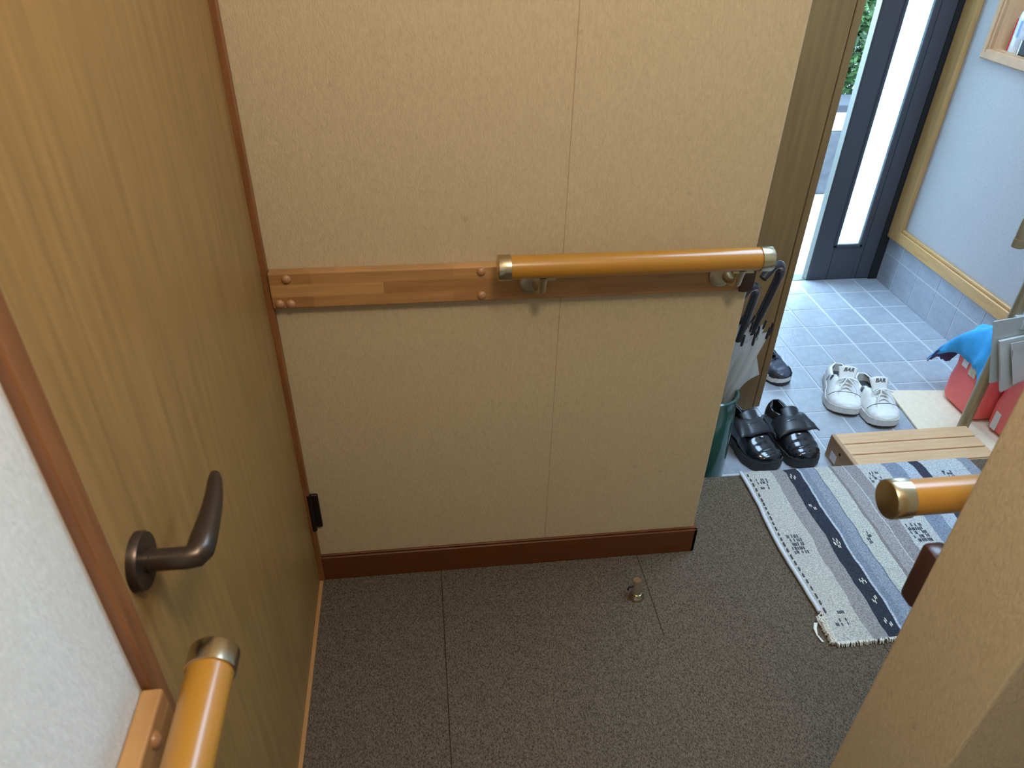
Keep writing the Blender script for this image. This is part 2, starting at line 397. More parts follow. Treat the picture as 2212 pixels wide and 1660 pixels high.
# entrance side wall with the niche opening (y 0.98..1.567, z 0.916..1.40)
NY0, NY1, NZ0, NZ1 = 0.98, 1.572, 0.912, 1.40
bm = bmesh.new()
box(bm, WX, WX + 0.16, -0.92, NY0, ZT - 0.1, CEIL); box(bm, WX, WX + 0.16, -2.8, -1.14, ZT - 0.1, CEIL); box(bm, WX, WX + 0.16, -1.14, -0.92, ZT - 0.1, 0.39); box(bm, WX, WX + 0.16, -1.14, -0.92, 2.06, CEIL); box(bm, WX, WX + 0.16, NY1, 1.86, ZT - 0.1, CEIL)
box(bm, WX, WX + 0.16, NY0, NY1, ZT - 0.1, NZ0); box(bm, WX, WX + 0.16, NY0, NY1, NZ1, CEIL)
wb = struct(obj('wall_entrance', bm, M['entry_paper']), 'pale wallpapered side wall of the entrance')
bm = bmesh.new(); box(bm, WX + .02, WX + .07, -1.14, -1.125, .39, 2.06); box(bm, WX + .02, WX + .07, -0.935, -0.92, .39, 2.06); box(bm, WX + .02, WX + .07, -1.125, -0.935, .39, .41); box(bm, WX + .02, WX + .07, -1.125, -0.935, 2.04, 2.06)
struct(obj('window_1', bm, M['door_edge']), 'narrow side window of the room behind the partition')
# wall tiles along its foot
obj('grout_bed', bx(WX - 0.0045, WX, 0.264, 1.80, ZT, 0.046), M['grout'], wb)
wy = [1.663 - 0.15 * k for k in range(10)][::-1] + [1.80]
wy = [max(0.264, y) for y in wy]
for j in range(len(wy) - 1):
    if wy[j + 1] - wy[j] < 0.01: continue
    g = 0.002
    obj('tile', bx(WX - 0.0060, WX - 0.002, wy[j] + g, wy[j + 1] - g, ZT, -0.034, bev=0.0012, seg=1), M['tile'], wb)
    obj('tile', bx(WX - 0.0060, WX - 0.002, wy[j] + g, wy[j + 1] - g, -0.030, 0.044, bev=0.0012, seg=1), M['tile'], wb)
# entrance left and front walls, ceiling
struct(obj('wall_entrance_left', bx(0.82, 0.935, 0.12, 1.86, ZT - 0.1, CEIL), M['entry_paper']), 'side wall behind the shoe cabinet')
bm = bmesh.new(); box(bm, 0.82, 1.42, 1.86, 1.98, ZT - 0.1, CEIL); box(bm, 1.42, WX + 0.16, 1.86, 1.98, 2.03, CEIL)
struct(obj('wall_front', bm, M['entry_paper']), 'front wall around the entry doorway')
bm = bmesh.new()
box(bm, -0.2, 2.7, -2.9, -0.34, CEIL, CEIL + 0.08); box(bm, -0.2, 2.7, 1.0, 1.98, CEIL, CEIL + 0.08)
box(bm, -0.2, 1.20, -0.34, 1.0, CEIL, CEIL + 0.08); box(bm, 2.30, 2.7, -0.34, 1.0, CEIL, CEIL + 0.08)
struct(obj('ceiling', bm, M['plain_white']), 'white ceiling with a skylight over the entrance')
bm = bmesh.new(); box(bm, 1.20, 1.23, -0.34, 1.0, CEIL + .02, CEIL + .08); box(bm, 2.27, 2.30, -0.34, 1.0, CEIL + .02, CEIL + .08); box(bm, 1.23, 2.27, -0.34, -0.31, CEIL + .02, CEIL + .08); box(bm, 1.23, 2.27, 0.97, 1.0, CEIL + .02, CEIL + .08)
struct(obj('window_2', bm, M['plain_white']), 'white frame of the skylight over the entrance')
# baseboards
bm = bmesh.new()
box(bm, 0.0, 0.948, -0.009, 0.0, 0.0, 0.078, bev=0.002, seg=1); box(bm, 0.0, 0.944, -0.0055, 0.0, 0.078, 0.084, bev=0.0015, seg=1)
box(bm, 0.938, 0.948, -0.009, 0.118, 0.0, 0.078, bev=0.002, seg=1)
struct(obj('baseboard_back', bm, M['base_wood']), 'reddish brown baseboard under the tan wall')
# entrance trim board on the side wall
bm = bmesh.new(); box(bm, WX - 0.022, WX, -0.7, 1.705, 0.046, 0.098, bev=0.003, seg=1); box(bm, WX - 0.014, WX, -0.7, 1.705, 0.098, 0.112, bev=0.003, seg=1)
struct(obj('trim_2', bm, M['trim_wood']), 'wooden trim board above the grey wall tiles')
bm = bmesh.new(); box(bm, WX - 0.026, WX, 1.702, 1.786, 0.046, 2.08, bev=0.006, seg=2)
struct(obj('trim_3', bm, M['trim_wood_v']), 'upright wooden casing beside the dark entry door')

# ------------------------------------------------------------------ inner wooden door (left)
d1 = struct(obj('door_1', bx(-0.036, -0.004, -0.768, -0.016, 0.006, 2.0, bev=0.0015, seg=1), M['door_wood']), 'oak veneer door with a bronze lever handle')
bm = bmesh.new(); box(bm, -0.004, -0.0010, -0.768, -0.7665, 0.006, 2.0)
LY, LZ = -0.735, 0.885
ro = obj('rosette', lathe(bmesh.new(), [(0.030, 0), (0.030, 0.006), (0.0285, 0.009), (0.014, 0.0095)], (-0.004, LY, LZ), (1, 0, 0), 36), M['bronze'], d1, True)
bm = bmesh.new()
path = [(0.004, LY, LZ), (0.026, LY, LZ), (0.042, LY, LZ), (0.050, LY + 0.002, LZ), (0.0535, LY + 0.010, LZ), (0.0535, LY + 0.024, LZ), (0.0535, LY + 0.045, LZ), (0.0528, LY + 0.068, LZ + 0.0005), (0.0508, LY + 0.090, LZ + 0.001), (0.0475, LY + 0.110, LZ + 0.001), (0.0452, LY + 0.121, LZ + 0.001), (0.0445, LY + 0.124, LZ + 0.001)]
tube(bm, path, [0.0112, 0.0112, 0.0115, 0.0128, 0.0138, 0.0135, 0.0122, 0.0108, 0.0094, 0.0080, 0.0060, 0.003], 22)
obj('lever', bm, M['bronze'], d1, True)
bm = lathe(bmesh.new(), [(0.0125, -0.001), (0.0125, 0.006), (0.0105, 0.007)], (0.004, LY, LZ), (1, 0, 0), 24)
obj('lever_collar', bm, M['bronze'], ro, True)
bm = bmesh.new(); box(bm, 0.002, 0.024, -0.0085, -0.001, 0.182, 0.284, bev=0.002, seg=1)
tube(bm, [(0.006, -0.012, 0.178), (0.006, -0.012, 0.288)], 0.0055, 14)
obj('hinge', bm, M['hinge'], d1)
bm = bmesh.new(); box(bm, -0.10, 0.010, -0.818, -0.790, 0.0, 2.03, bev=0.002, seg=1)
struct(obj('trim_4', bm, M['red_wood']), 'reddish brown door casing beside the white wall')
struct(obj('trim_5', bx(-0.10, -0.001, -0.790, -0.770, 0.0, 2.02), M['jamb_wood']), 'light door jamb inside the casing')
struct(obj('trim_6', bx(-0.10, 0.007, -0.0145, -0.0002, 0.0, 2.03, bev=0.0015, seg=1), M['red_wood']), 'thin red brown casing strip in the wall corner')
struct(obj('trim_7', bx(-0.10, 0.0035, -0.79, -0.014, -0.001, 0.0045), mat('threshold', (0.42, 0.21, 0.07), 0.5)), 'thin orange wooden threshold under the oak door')

# ------------------------------------------------------------------ entry door (dark leaf, frosted strip)
DY0, DY1 = 1.792, 1.836
bm = bmesh.new()
GX0, GX1, GZ0 = 2.255, 2.364, 0.010
box(bm, 2.150, GX0 - 0.008, DY0, DY1, ZT + 0.004, 2.02, bev=0.003, seg=1)
box(bm, GX1 + 0.008, 2.505, DY0, DY1, ZT + 0.004, 2.02, bev=0.003, seg=1)
box(bm, GX0 - 0.008, GX1 + 0.008, DY0, DY1, ZT + 0.004, GZ0 - 0.008)
box(bm, GX0 - 0.008, GX1 + 0.008, DY0, DY1, 1.86, 2.02)
d2 = struct(obj('door_2', bm, M['door_dark']), 'dark entry door leaf with a tall frosted glass strip')
bm = bmesh.new()
for (a, b_, c, d_) in ((GX0 - 0.018, GX0 - 0.002, GZ0 - 0.018, 1.87), (GX1 + 0.002, GX1 + 0.018, GZ0 - 0.018, 1.87)):
    box(bm, a, b_, DY0 - 0.006, DY0 + 0.004, c, d_, bev=0.003, seg=1)
box(bm, GX0 - 0.018, GX1 + 0.018, DY0 - 0.006, DY0 + 0.004, GZ0 - 0.018, GZ0 - 0.002, bev=0.003, seg=1)
obj('glazing_bead', bm, M['door_dark'], d2)
obj('pane', bx(GX0 - 0.008, GX1 + 0.008, DY0 + 0.018, DY0 + 0.022, GZ0 - 0.008, 1.86), M['frosted'], d2)
obj('groove', bx(2.3955, 2.3985, DY0 - 0.0006, DY0 + 0.002, ZT + 0.01, 2.01), M['black_gap'], d2)
obj('edge_strip', bx(2.144, 2.150, DY0 + 0.004, DY1 - 0.002, ZT + 0.004, 2.02), M['door_edge'], d2)
struct(obj('door_3', bx(1.45, 1.892, DY0 + 0.012, DY1, ZT + 0.004, 2.02, bev=0.003, seg=1), M['door_dark']), 'second dark entry door leaf hidden behind the cabinet')
struct(obj('trim_8', bx(2.466, WX, 1.786, 1.80, ZT, 2.06), M['black_gap']), 'black side frame of the entry door')
struct(obj('trim_9', bx(1.42, WX, 1.80, 1.86, ZT - 0.01, ZT + 0.002), M['door_edge']), 'aluminium sill of the entry doorway')
bm = bmesh.new(); box(bm, 1.42, 1.45, 1.80, 1.86, ZT, 2.05); box(bm, 1.42, WX, 1.80, 1.86, 2.03, 2.06)
struct(obj('trim_10', bm, M['door_dark']), 'dark frame around the entry doorway')

# ------------------------------------------------------------------ handrails
def handrail(label, origin, ax, nrm, L, rail_ends, board, z_rail, zb0, zb1, brackets, knobs, cover=None, off=0.075, r=0.0215, cap0=True, cap1=True):
    """ax: direction along the wall, nrm: out of the wall; distances along ax from origin"""
    ax = Vector(ax); nrm = Vector(nrm); o = Vector(origin); up = Vector((0, 0, 1))
    P = lambda s, n, z: o + ax * s + nrm * n + up * z
    t = thing('handrail', label, 'handrail', P((board[0] + board[1]) / 2, 0.02, zb0))
    def abox(bm, s0, s1, n0, n1, z0, z1, bev):
        a = P(s0, n0, z0); b = P(s1, n1, z1)
        return box(bm, min(a.x, b.x), max(a.x, b.x), min(a.y, b.y), max(a.y, b.y), z0, z1, bev=bev, seg=2)
    bd = obj('mounting_board', abox(bmesh.new(), board[0], board[1], 0.0005, 0.0215, zb0, zb1, 0.003), M['pine'], t)
    for s, z in knobs:
        obj('screw_cap', lathe(bmesh.new(), [(0.0085, 0), (0.0082, 0.0025), (0.0062, 0.0052), (0.003, 0.0066), (0.0005, 0.007)], P(s, 0.021, z), nrm, 20), mat('plug_wood', (0.36, 0.18, 0.075), 0.35), bd, True)
    if cover:
        obj('end_cover', abox(bmesh.new(), cover[0], cover[1], 0.0003, 0.027, zb0 - 0.003, zb1 + 0.003, 0.006), M['dark_plastic'], bd, True)
    rl = obj('rail', lathe(bmesh.new(), [(r, rail_ends[0]), (r, rail_ends[1])], P(0, off, z_rail), ax, 32), M['rail_wood'], t, True)
    cl = 0.024; rc = r + 0.0022
    for flag, s, sg in ((cap0, rail_ends[0], 1), (cap1, rail_ends[1], -1)):
        if not flag: continue
        c = P(s - sg * 0.003, off, z_rail)
        obj('end_cap', lathe(bmesh.new(), [(rc - 0.004, 0), (rc - 0.0012, 0.0006), (rc, 0.0025), (rc, cl), (rc - 0.0015, cl + 0.0006), (r - 0.001, cl + 0.0006)], c, ax * sg, 32), M['brass'], rl, True)
    zc = (zb0 + zb1) / 2
    for s in brackets:
        br = obj('bracket', tube(bmesh.new(), [P(s + 0.010, 0.024, zc), P(s + 0.012, off * 0.62, zc - 0.002), P(s + 0.013, off * 0.93, zc + 0.008), P(s + 0.013, off, z_rail - r - 0.010), P(s + 0.013, off, z_rail - r + 0.002)], [0.0095, 0.0085, 0.0085, 0.008, 0.012], 14), M['dull_brass'], t, True)
        obj('flange', lathe(bmesh.new(), [(0.0235, 0), (0.0235, 0.003), (0.020, 0.0055), (0.012, 0.007)], P(s, 0.0213, zc), nrm, 28), M['dull_brass'], br, True)
        obj('saddle', abox(bmesh.new(), s - 0.006, s + 0.036, off - 0.009, off + 0.009, z_rail - r - 0.0035, z_rail - r + 0.002, 0.001), M['dull_brass'], br)
    return t
handrail('golden wooden handrail with brass caps on the tan back wall', (0, 0, 0), (1, 0, 0), (0, -1, 0), 1, (0.4225, 0.930), (0.0075, 0.918), 0.864, 0.769, 0.842, (0.490, 0.865),
         [(0.040, 0.830), (0.021, 0.780), (0.041, 0.779), (0.395, 0.832), (0.396, 0.782)], cover=(0.908, 0.938))
handrail('golden wooden handrail on the white wall in the lower left foreground', (0, 0, 0), (0, -1, 0), (1, 0, 0), 1, (0.802, 1.75), (0.8195, 1.80), 0.822, 0.727, 0.800, (1.06, 1.6),
         [(0.864, 0.786), (0.864, 0.741), (1.40, 0.786), (1.40, 0.741)], off=0.070)
handrail('handrail end poking out behind the right foreground wall', (0, -0.77, 0), (1, 0, 0), (0, 1, 0), 1, (0.812, 1.75), (0.860, 1.80), 0.858, 0.745, 0.828, (0.95, 1.6), [(1.05, 0.81), (1.05, 0.763)], cover=(0.8375, 0.8645), off=0.070)

# ------------------------------------------------------------------ door stop on the carpet
t = thing('door_stop', 'small brass door stop screwed to the carpeted floor', 'door stop', (0.762, -0.135, 0.0))
obj('base', lathe(bmesh.new(), [(0.0185, 0), (0.0185, 0.003), (0.016, 0.007), (0.0125, 0.013), (0.0115, 0.015)], (0.762, -0.138, 0.0), n=24), M['brass'], t, True)
obj('post', tube(bmesh.new(), [(0.762, -0.138, 0.008), (0.761, -0.135, 0.03), (0.760, -0.130, 0.052)], [0.0108, 0.0112, 0.0100], 18), mat('steel_brass', (0.80, 0.74, 0.60), 0.22, metal=1.0), t, True)
obj('hook', tube(bmesh.new(), [(0.753, -0.134, 0.030), (0.745, -0.133, 0.032), (0.741, -0.133, 0.030), (0.738, -0.134, 0.024)], 0.0022, 8), M['hinge'], t, True)

# ------------------------------------------------------------------ rug
RX0, RX1, RY0, RY1 = 1.182, 1.90, -0.322, 0.268
rug = thing('entrance_rug', 'striped cream, grey and navy woven rug at the edge of the hall floor', 'rug', ((1.18 + 1.98) / 2 - 0.4, 0, 0))
WP[rug.name] = rug.location.copy()
def rug_pt(u, v):
    x = RX0 + (RX1 - RX0) * u; y = RY0 + (RY1 - RY0) * v
    if u == 0:
        x += 0.004 * math.sin(v * 9) 
    z = 0.0105 + 0.0022 * noise.noise(Vector((x * 9, y * 9, 0))) + 0.001 * noise.noise(Vector((x * 60, y * 60, 4)))
    if v == 0: y += 0.003 * noise.noise(Vector((x * 120, 2, 0)))
    if y > 0.245: z -= (y - 0.245) * 0.25
    return Vector((x, y, z))
bm = grid(bmesh.new(), rug_pt, 120, 96)
bd = [e for e in bm.edges if e.is_boundary]
r = bmesh.ops.extrude_edge_only(bm, edges=bd)
for g_ in r['geom']:
    if isinstance(g_, bmesh.types.BMVert): g_.co.z = 0.0008
rb = obj('pile', bm, M['rug'], rug, True, origin=(1.18, -0.02, 0.0))
# rolled binding along the left edge
pts = [(1.1805 + 0.004 * math.sin((y - RY0) / 0.59 * 9) + 0.0025 * noise.noise(Vector((0, y * 20, 1))), y, 0.0068) for y in [0.266 - 0.0135 * k for k in range(38)]]
obj('binding', tube(bmesh.new(), pts, 0.0056, 10), M['binding'], rug, True)
bm = bmesh.new()
y = 0.25
while y > -0.235:
    l = random.uniform(0.008, 0.014)
    x = 1.1925 + 0.004 * math.sin((y - RY0) / 0.59 * 9)
    box(bm, x - 0.0013, x + 0.0016, y - l, y, 0.0112, 0.0142)
    y -= l + random.uniform(0.006, 0.011)
def motif(cx, cy, nx, ny, dx, dy, keep, a=0.0):
    for i in range(nx):
        for j in range(ny):
            if random.random() > keep: continue
            px = cx + (i - (nx - 1) / 2) * dx + random.uniform(-.0008, .0008); py = cy + (j - (ny - 1) / 2) * dy + random.uniform(-.001, .001)
            h_ = 0.0105 + 0.0022 * noise.noise(Vector((px * 9, py * 9, 0)))
            box(bm, px - 0.0012, px + 0.0012, py - dy * 0.36, py + dy * 0.36, h_ - 0.001, h_ + 0.0017)
motif(1.224, -0.023, 8, 5, 0.0048, 0.0135, 0.78)
motif(1.228, 0.209, 7, 4, 0.0048, 0.011, 0.42)
motif(1.224, -0.258, 8, 4, 0.0048, 0.011, 0.40)
motif(1.571, -0.016, 9, 5, 0.0052, 0.0135, 0.72)
motif(1.428, -0.020, 4, 4, 0.0045, 0.011, 0.42)
motif(1.567, 0.205, 8, 4, 0.0048, 0.011, 0.48)
motif(1.790, 0.19, 7, 4, 0.0048, 0.011, 0.5)
tag(obj('stitching', bm, M['stitch'], rug), kind='stuff')
bm = bmesh.new()
for cx, cy in ((1.325, 0.229), (1.327, 0.105), (1.329, -0.025), (1.331, -0.04), (1.334, -0.158), (1.335, -0.215), (1.331, -0.282)):
    for k in range(4):
        x = cx + (k - 1.5) * 0.0042; y = cy + random.uniform(-0.008, 0.008)
        h_ = 0.0105 + 0.0022 * noise.noise(Vector((x * 9, y * 9, 0)))
        box(bm, x - 0.0010, x + 0.0010, y - 0.005, y + 0.005, h_ - 0.001, h_ + 0.0018)
# frayed corner threads and ragged pile at the near edge
for k in range(16):
    x = random.uniform(1.164, 1.186); y = random.uniform(-0.262, -0.245)
    a = random.uniform(-2.6, 0.4); l = random.uniform(0.012, 0.035); z0 = 0.010
    tube(bm, [(x, y, z0), (x + math.cos(a) * l * .4, y + math.sin(a) * l * .4, z0 + .005), (x + math.cos(a + .5) * l * .8, y + math.sin(a + .5) * l * .8, z0 - 0.003), (x + math.cos(a + .8) * l, y + math.sin(a + .8) * l, 0.0025)], [0.0013, 0.0012, 0.0011, 0.0008], 5)
for k in range(2):
    tube(bm, [(1.160 + .005 * k, -0.262, 0.006), (1.153 + .004 * k, -0.275, 0.004), (1.152, -0.292, 0.003), (1.156 + .003 * k, -0.312, 0.003)], [0.0024, 0.0022, 0.002, 0.0012], 6)
for k in range(130):
    y = -0.250 - 0.070 * k / 130; x = 1.1835 + random.uniform(-0.006, 0.006)
    a = random.uniform(2.6, 4.2); l = random.uniform(0.003, 0.007)
    tube(bm, [(x, y, 0.008), (x + math.cos(a) * l, y + math.sin(a) * l * .6, 0.012), (x + math.cos(a) * l * 1.5, y + math.sin(a) * l, 0.004)], [0.002, 0.0019, 0.001], 5)
for k in range(150):
    x = 1.186 + (1.46 - 1.186) * random.random(); y = -0.320
    l = random.uniform(0.004, 0.011); a = -PI / 2 + random.uniform(-.6, .6)
    tube(bm, [(x, y, 0.010), (x + math.cos(a) * l * .6, y + math.sin(a) * l * .6, 0.009), (x + math.cos(a) * l, y + math.sin(a) * l, 0.002)], [0.0017, 0.0015, 0.0008], 5)
tag(obj('loose_threads', bm, M['thread'], rug), kind='stuff')

# ------------------------------------------------------------------ shoe cabinet
t = thing('shoe_cabinet', 'tall brown wood cabinet standing in the entrance behind the wall end', 'cabinet', (1.22, 1.16, ZT))
obj('body', bx(0.940, 1.468, 0.796, 1.50, ZT + 0.001, 2.10, bev=0.0015, seg=1), M['cab_wood'], t)
for y0, y1 in ((0.7975, 1.1475), (1.1505, 1.499)):
    dr = obj('cabinet_door', bx(1.4715, 1.4955, y0, y1, ZT + 0.012, 2.095, bev=0.002, seg=1), M['cab_wood'], t)
    obj('handle', bx(1.4955, 1.505, (y1 - 0.045) if y0 < 1 else (y0 + 0.030), (y1 - 0.030) if y0 < 1 else (y0 + 0.045), 0.75, 0.90, bev=0.003, seg=1), M['dull_brass'], dr)

# ------------------------------------------------------------------ umbrella stand and umbrellas
VX, VY = 1.122, 0.450
prof = [(0.082, 0.0), (0.090, 0.006), (0.0925, 0.05), (0.0905, 0.15), (0.087, 0.26), (0.0835, 0.325), (0.0835, 0.345), (0.0860, 0.356), (0.0855, 0.362), (0.080, 0.364), (0.0755, 0.358), (0.074, 0.30), (0.074, 0.02), (0.001, 0.018)]
vase = obj('umbrella_stand', lathe(bmesh.new(), prof, (VX, VY, ZT), n=48), M['green_glaze'], None, True)
tag(vase, 'dark green glazed ceramic umbrella stand behind the end of the tan wall', 'umbrella stand')

def umbrella(label, foot, top, handle_dir, hook, rad, flap=False, seed=0):
    foot = Vector(foot); top = Vector(top); d = (top - foot); L = d.length; d.normalize()
    a = Vector((1, 0, 0)); u = (a - d * a.dot(d)).normalized(); v = d.cross(u)
    t = thing('umbrella', label, 'umbrella', foot, 'clear umbrellas in the green stand')
    P = lambda s: foot + d * s
    sh = obj('shaft', tube(bmesh.new(), [P(0.0), P(L - 0.02)], 0.0042, 10), mat('steel', (0.55, 0.56, 0.58), 0.3, metal=1.0), t, True)
    obj('ferrule', tube(bmesh.new(), [P(0.0), P(0.05)], [0.005, 0.0065], 10), M['black'], t, True)
    canopy_top = L - 0.055
    rnd = random.Random(seed)
    ph = [rnd.uniform(-.25, .25) for _ in range(8)]
    def cp(a_, s_):
        ang = a_ * 2 * PI; k = int(a_ * 8) % 8
        pl = 0.5 + 0.5 * math.cos(ang * 8 + ph[k])
        rr = 0.007 + (rad - 0.007) * (s_ ** 0.85) * (0.50 + 0.62 * pl)
        tw = ang + 0.5 * s_ + 0.08 * math.sin(s_ * 9 + k)
        s = 0.05 + s_ * (canopy_top - 0.05) - 0.02 * s_ * (1 - pl)
        return P(s) + (u * math.cos(tw) + v * math.sin(tw)) * rr
    co = obj('canopy', grid(bmesh.new(), cp, 96, 18), M['vinyl'], t, True)
    for k in range(8):
        tw = (k + ph[k] * .1) / 8 * 2 * PI + 0.5
        rr = rad * 1.08
        e = P(canopy_top - 0.008) + (u * math.cos(tw) + v * math.sin(tw)) * rr
        e2 = P(canopy_top + rnd.uniform(0.016, 0.032)) + (u * math.cos(tw) + v * math.sin(tw)) * rr * 0.92
        obj('rib_tip', tube(bmesh.new(), [e - (e2 - e) * 0.15, e, e2], [0.0030, 0.0042, 0.0032], 8), M['black'], t, True)
    obj('runner', tube(bmesh.new(), [P(L - 0.085), P(L - 0.012)], 0.0085, 12), M['black'], t, True)
    hd = Vector(handle_dir).normalized(); hd = (hd - d * hd.dot(d)).normalized()
    R = hook[1]; hl = hook[0]
    pts = [P(L - 0.02), P(L), P(L + hl * .5), P(L + hl)]
    c = P(L + hl) + hd * R
    for k in range(1, 12):
        th = PI - k / 11 * hook[2]
        pts.append(c + hd * math.cos(th) * R + d * math.sin(th) * R)
    tl = (pts[-1] - pts[-2]).normalized()
    pts.append(pts[-1] + tl * 0.02)
    obj('handle', tube(bmesh.new(), pts, [0.0115] * 4 + [0.0128] * (len(pts) - 6) + [0.0125, 0.011], 16), M['black'], t, True)
    if flap:
        a0 = P(0.30) + u * 0.012; b0 = P(canopy_top - 0.16) + u * 0.095 + v * 0.02; c0 = P(canopy_top - 0.055) + u * 0.030
        a1 = P(0.26); 
        def fp(i, j):
            q = a0.lerp(b0, i) if True else a0
            p = a0.lerp(c0, i)
            return p.lerp(q, j) + v * 0.006 * math.sin(i * 7 + j * 3)
        obj('loose_gore', grid(bmesh.new(), fp, 10, 8), M['vinyl'], t, True)
    return t
umbrella('clear vinyl umbrella with the tall black hook handle and a loose panel', (1.100, 0.450, ZT + 0.022), (1.234, 0.462, 0.440), (-0.9, -0.6, 0), (0.105, 0.042, 2.6), 0.043, True, 1)
umbrella('clear vinyl umbrella whose lower black hook handle turns towards the wall', (1.135, 0.490, ZT + 0.022), (1.174, 0.428, 0.440), (-0.75, -0.5, 0), (0.072, 0.040, 2.6), 0.042, False, 2)
umbrella('clear vinyl umbrella half hidden behind the tan wall end', (1.075, 0.425, ZT + 0.022), (1.098, 0.440, 0.435), (-0.9, 0.3, 0), (0.07, 0.038, 2.8), 0.040, False, 3)

# ------------------------------------------------------------------ shoes
def interp(tab, t):
    for (a, va), (b, vb) in zip(tab, tab[1:]):
        if t <= b:
            k = (t - a) / (b - a); k = k * k * (3 - 2 * k)
            return va + (vb - va) * k
    return tab[-1][1]
HW = [(0, .010), (.02, .024), (.06, .036), (.14, .046), (.28, .052), (.42, .050), (.58, .043), (.75, .039), (.9, .037), (.97, .030), (1, .014)]
def asym(t): return 0.010 * math.sin(min(t, .5) * PI * 2) * 0.6
def sole_bm(L, ks, z0, z1, grow, side, t0=0, t1=1):
    bm = bmesh.new(); N = 48
    ring = []
    for k in range(N + 1):
        t = t0 + (t1 - t0) * (0.5 - 0.5 * math.cos(PI * k / N))
        ring.append((side * asym(t) + interp(HW, t) * ks + grow, t * (L + 2 * grow) - grow))
    for k in range(N, -1, -1):
        t = t0 + (t1 - t0) * (0.5 - 0.5 * math.cos(PI * k / N))
        ring.append((side * asym(t) - interp(HW, t) * ks - grow, t * (L + 2 * grow) - grow))
    lo = [bm.verts.new((x, y, z0 + 0.010 * max(0, 0.14 - y / L) / 0.14 * (1 if z0 < 0.001 else 1))) for x, y in ring]
    hi = [bm.verts.new((x * 0.985, y, z1 + 0.008 * max(0, 0.14 - y / L) / 0.14)) for x, y in ring]
    n = len(ring)
    for k in range(n): bm.faces.new((lo[k], lo[(k + 1) % n], hi[(k + 1) % n], hi[k]))
    bm.faces.new(lo[::-1]); bm.faces.new(hi)
    return bm
def upper_pt(t, v, sgn, L, ks, zs, topt, colt, side, infl=0.0):
    hw = interp(HW, t) * ks + infl; c = min(interp(colt, t), hw * .92); ch = interp(topt, t) + infl
    lift = 0.008 * max(0, 0.14 - t) / 0.14
    a = v * PI / 2
    x = c + (hw - c) * (max(0, math.cos(a)) ** 0.75); z = zs + lift + (ch - zs) * (math.sin(a) ** 0.85)
    return Vector((side * asym(t) + sgn * x, t * L - infl * (1 - t), z))
def upper_bm(L, ks, zs, topt, colt, side, t0=0.0, t1=1.0, infl=0.0, nt=40, nv=10, v0=0.0, v1=1.0, close=True):
    bm = bmesh.new(); rows = {}
    for sgn in (-1, 1):
        for i in range(nt + 1):
            t = t0 + (t1 - t0) * i / nt
            rows[sgn, i] = [bm.verts.new(upper_pt(t, v0 + (v1 - v0) * j / nv, sgn, L, ks, zs, topt, colt, side, infl)) for j in range(nv + 1)]
        for i in range(nt):
            for j in range(nv):
                bm.faces.new((rows[sgn, i][j], rows[sgn, i + 1][j], rows[sgn, i + 1][j + 1], rows[sgn, i][j + 1]))
    ends = []
    if t0 == 0: ends.append(0)
    if t1 == 1 and close: ends.append(nt)
    for i in ends:
        for j in range(nv):
            bm.faces.new((rows[-1, i][j], rows[-1, i][j + 1], rows[1, i][j + 1], rows[1, i][j]))
    bmesh.ops.remove_doubles(bm, verts=bm.verts, dist=0.0004)
    return bm
def xf(bm, Mx):
    bmesh.ops.transform(bm, matrix=Mx, verts=bm.verts); return bm
def shoe_frame(toe, ang): return Matrix.Translation((toe[0], toe[1], ZT + 0.0005)) @ Matrix.Rotation(ang, 4, 'Z')

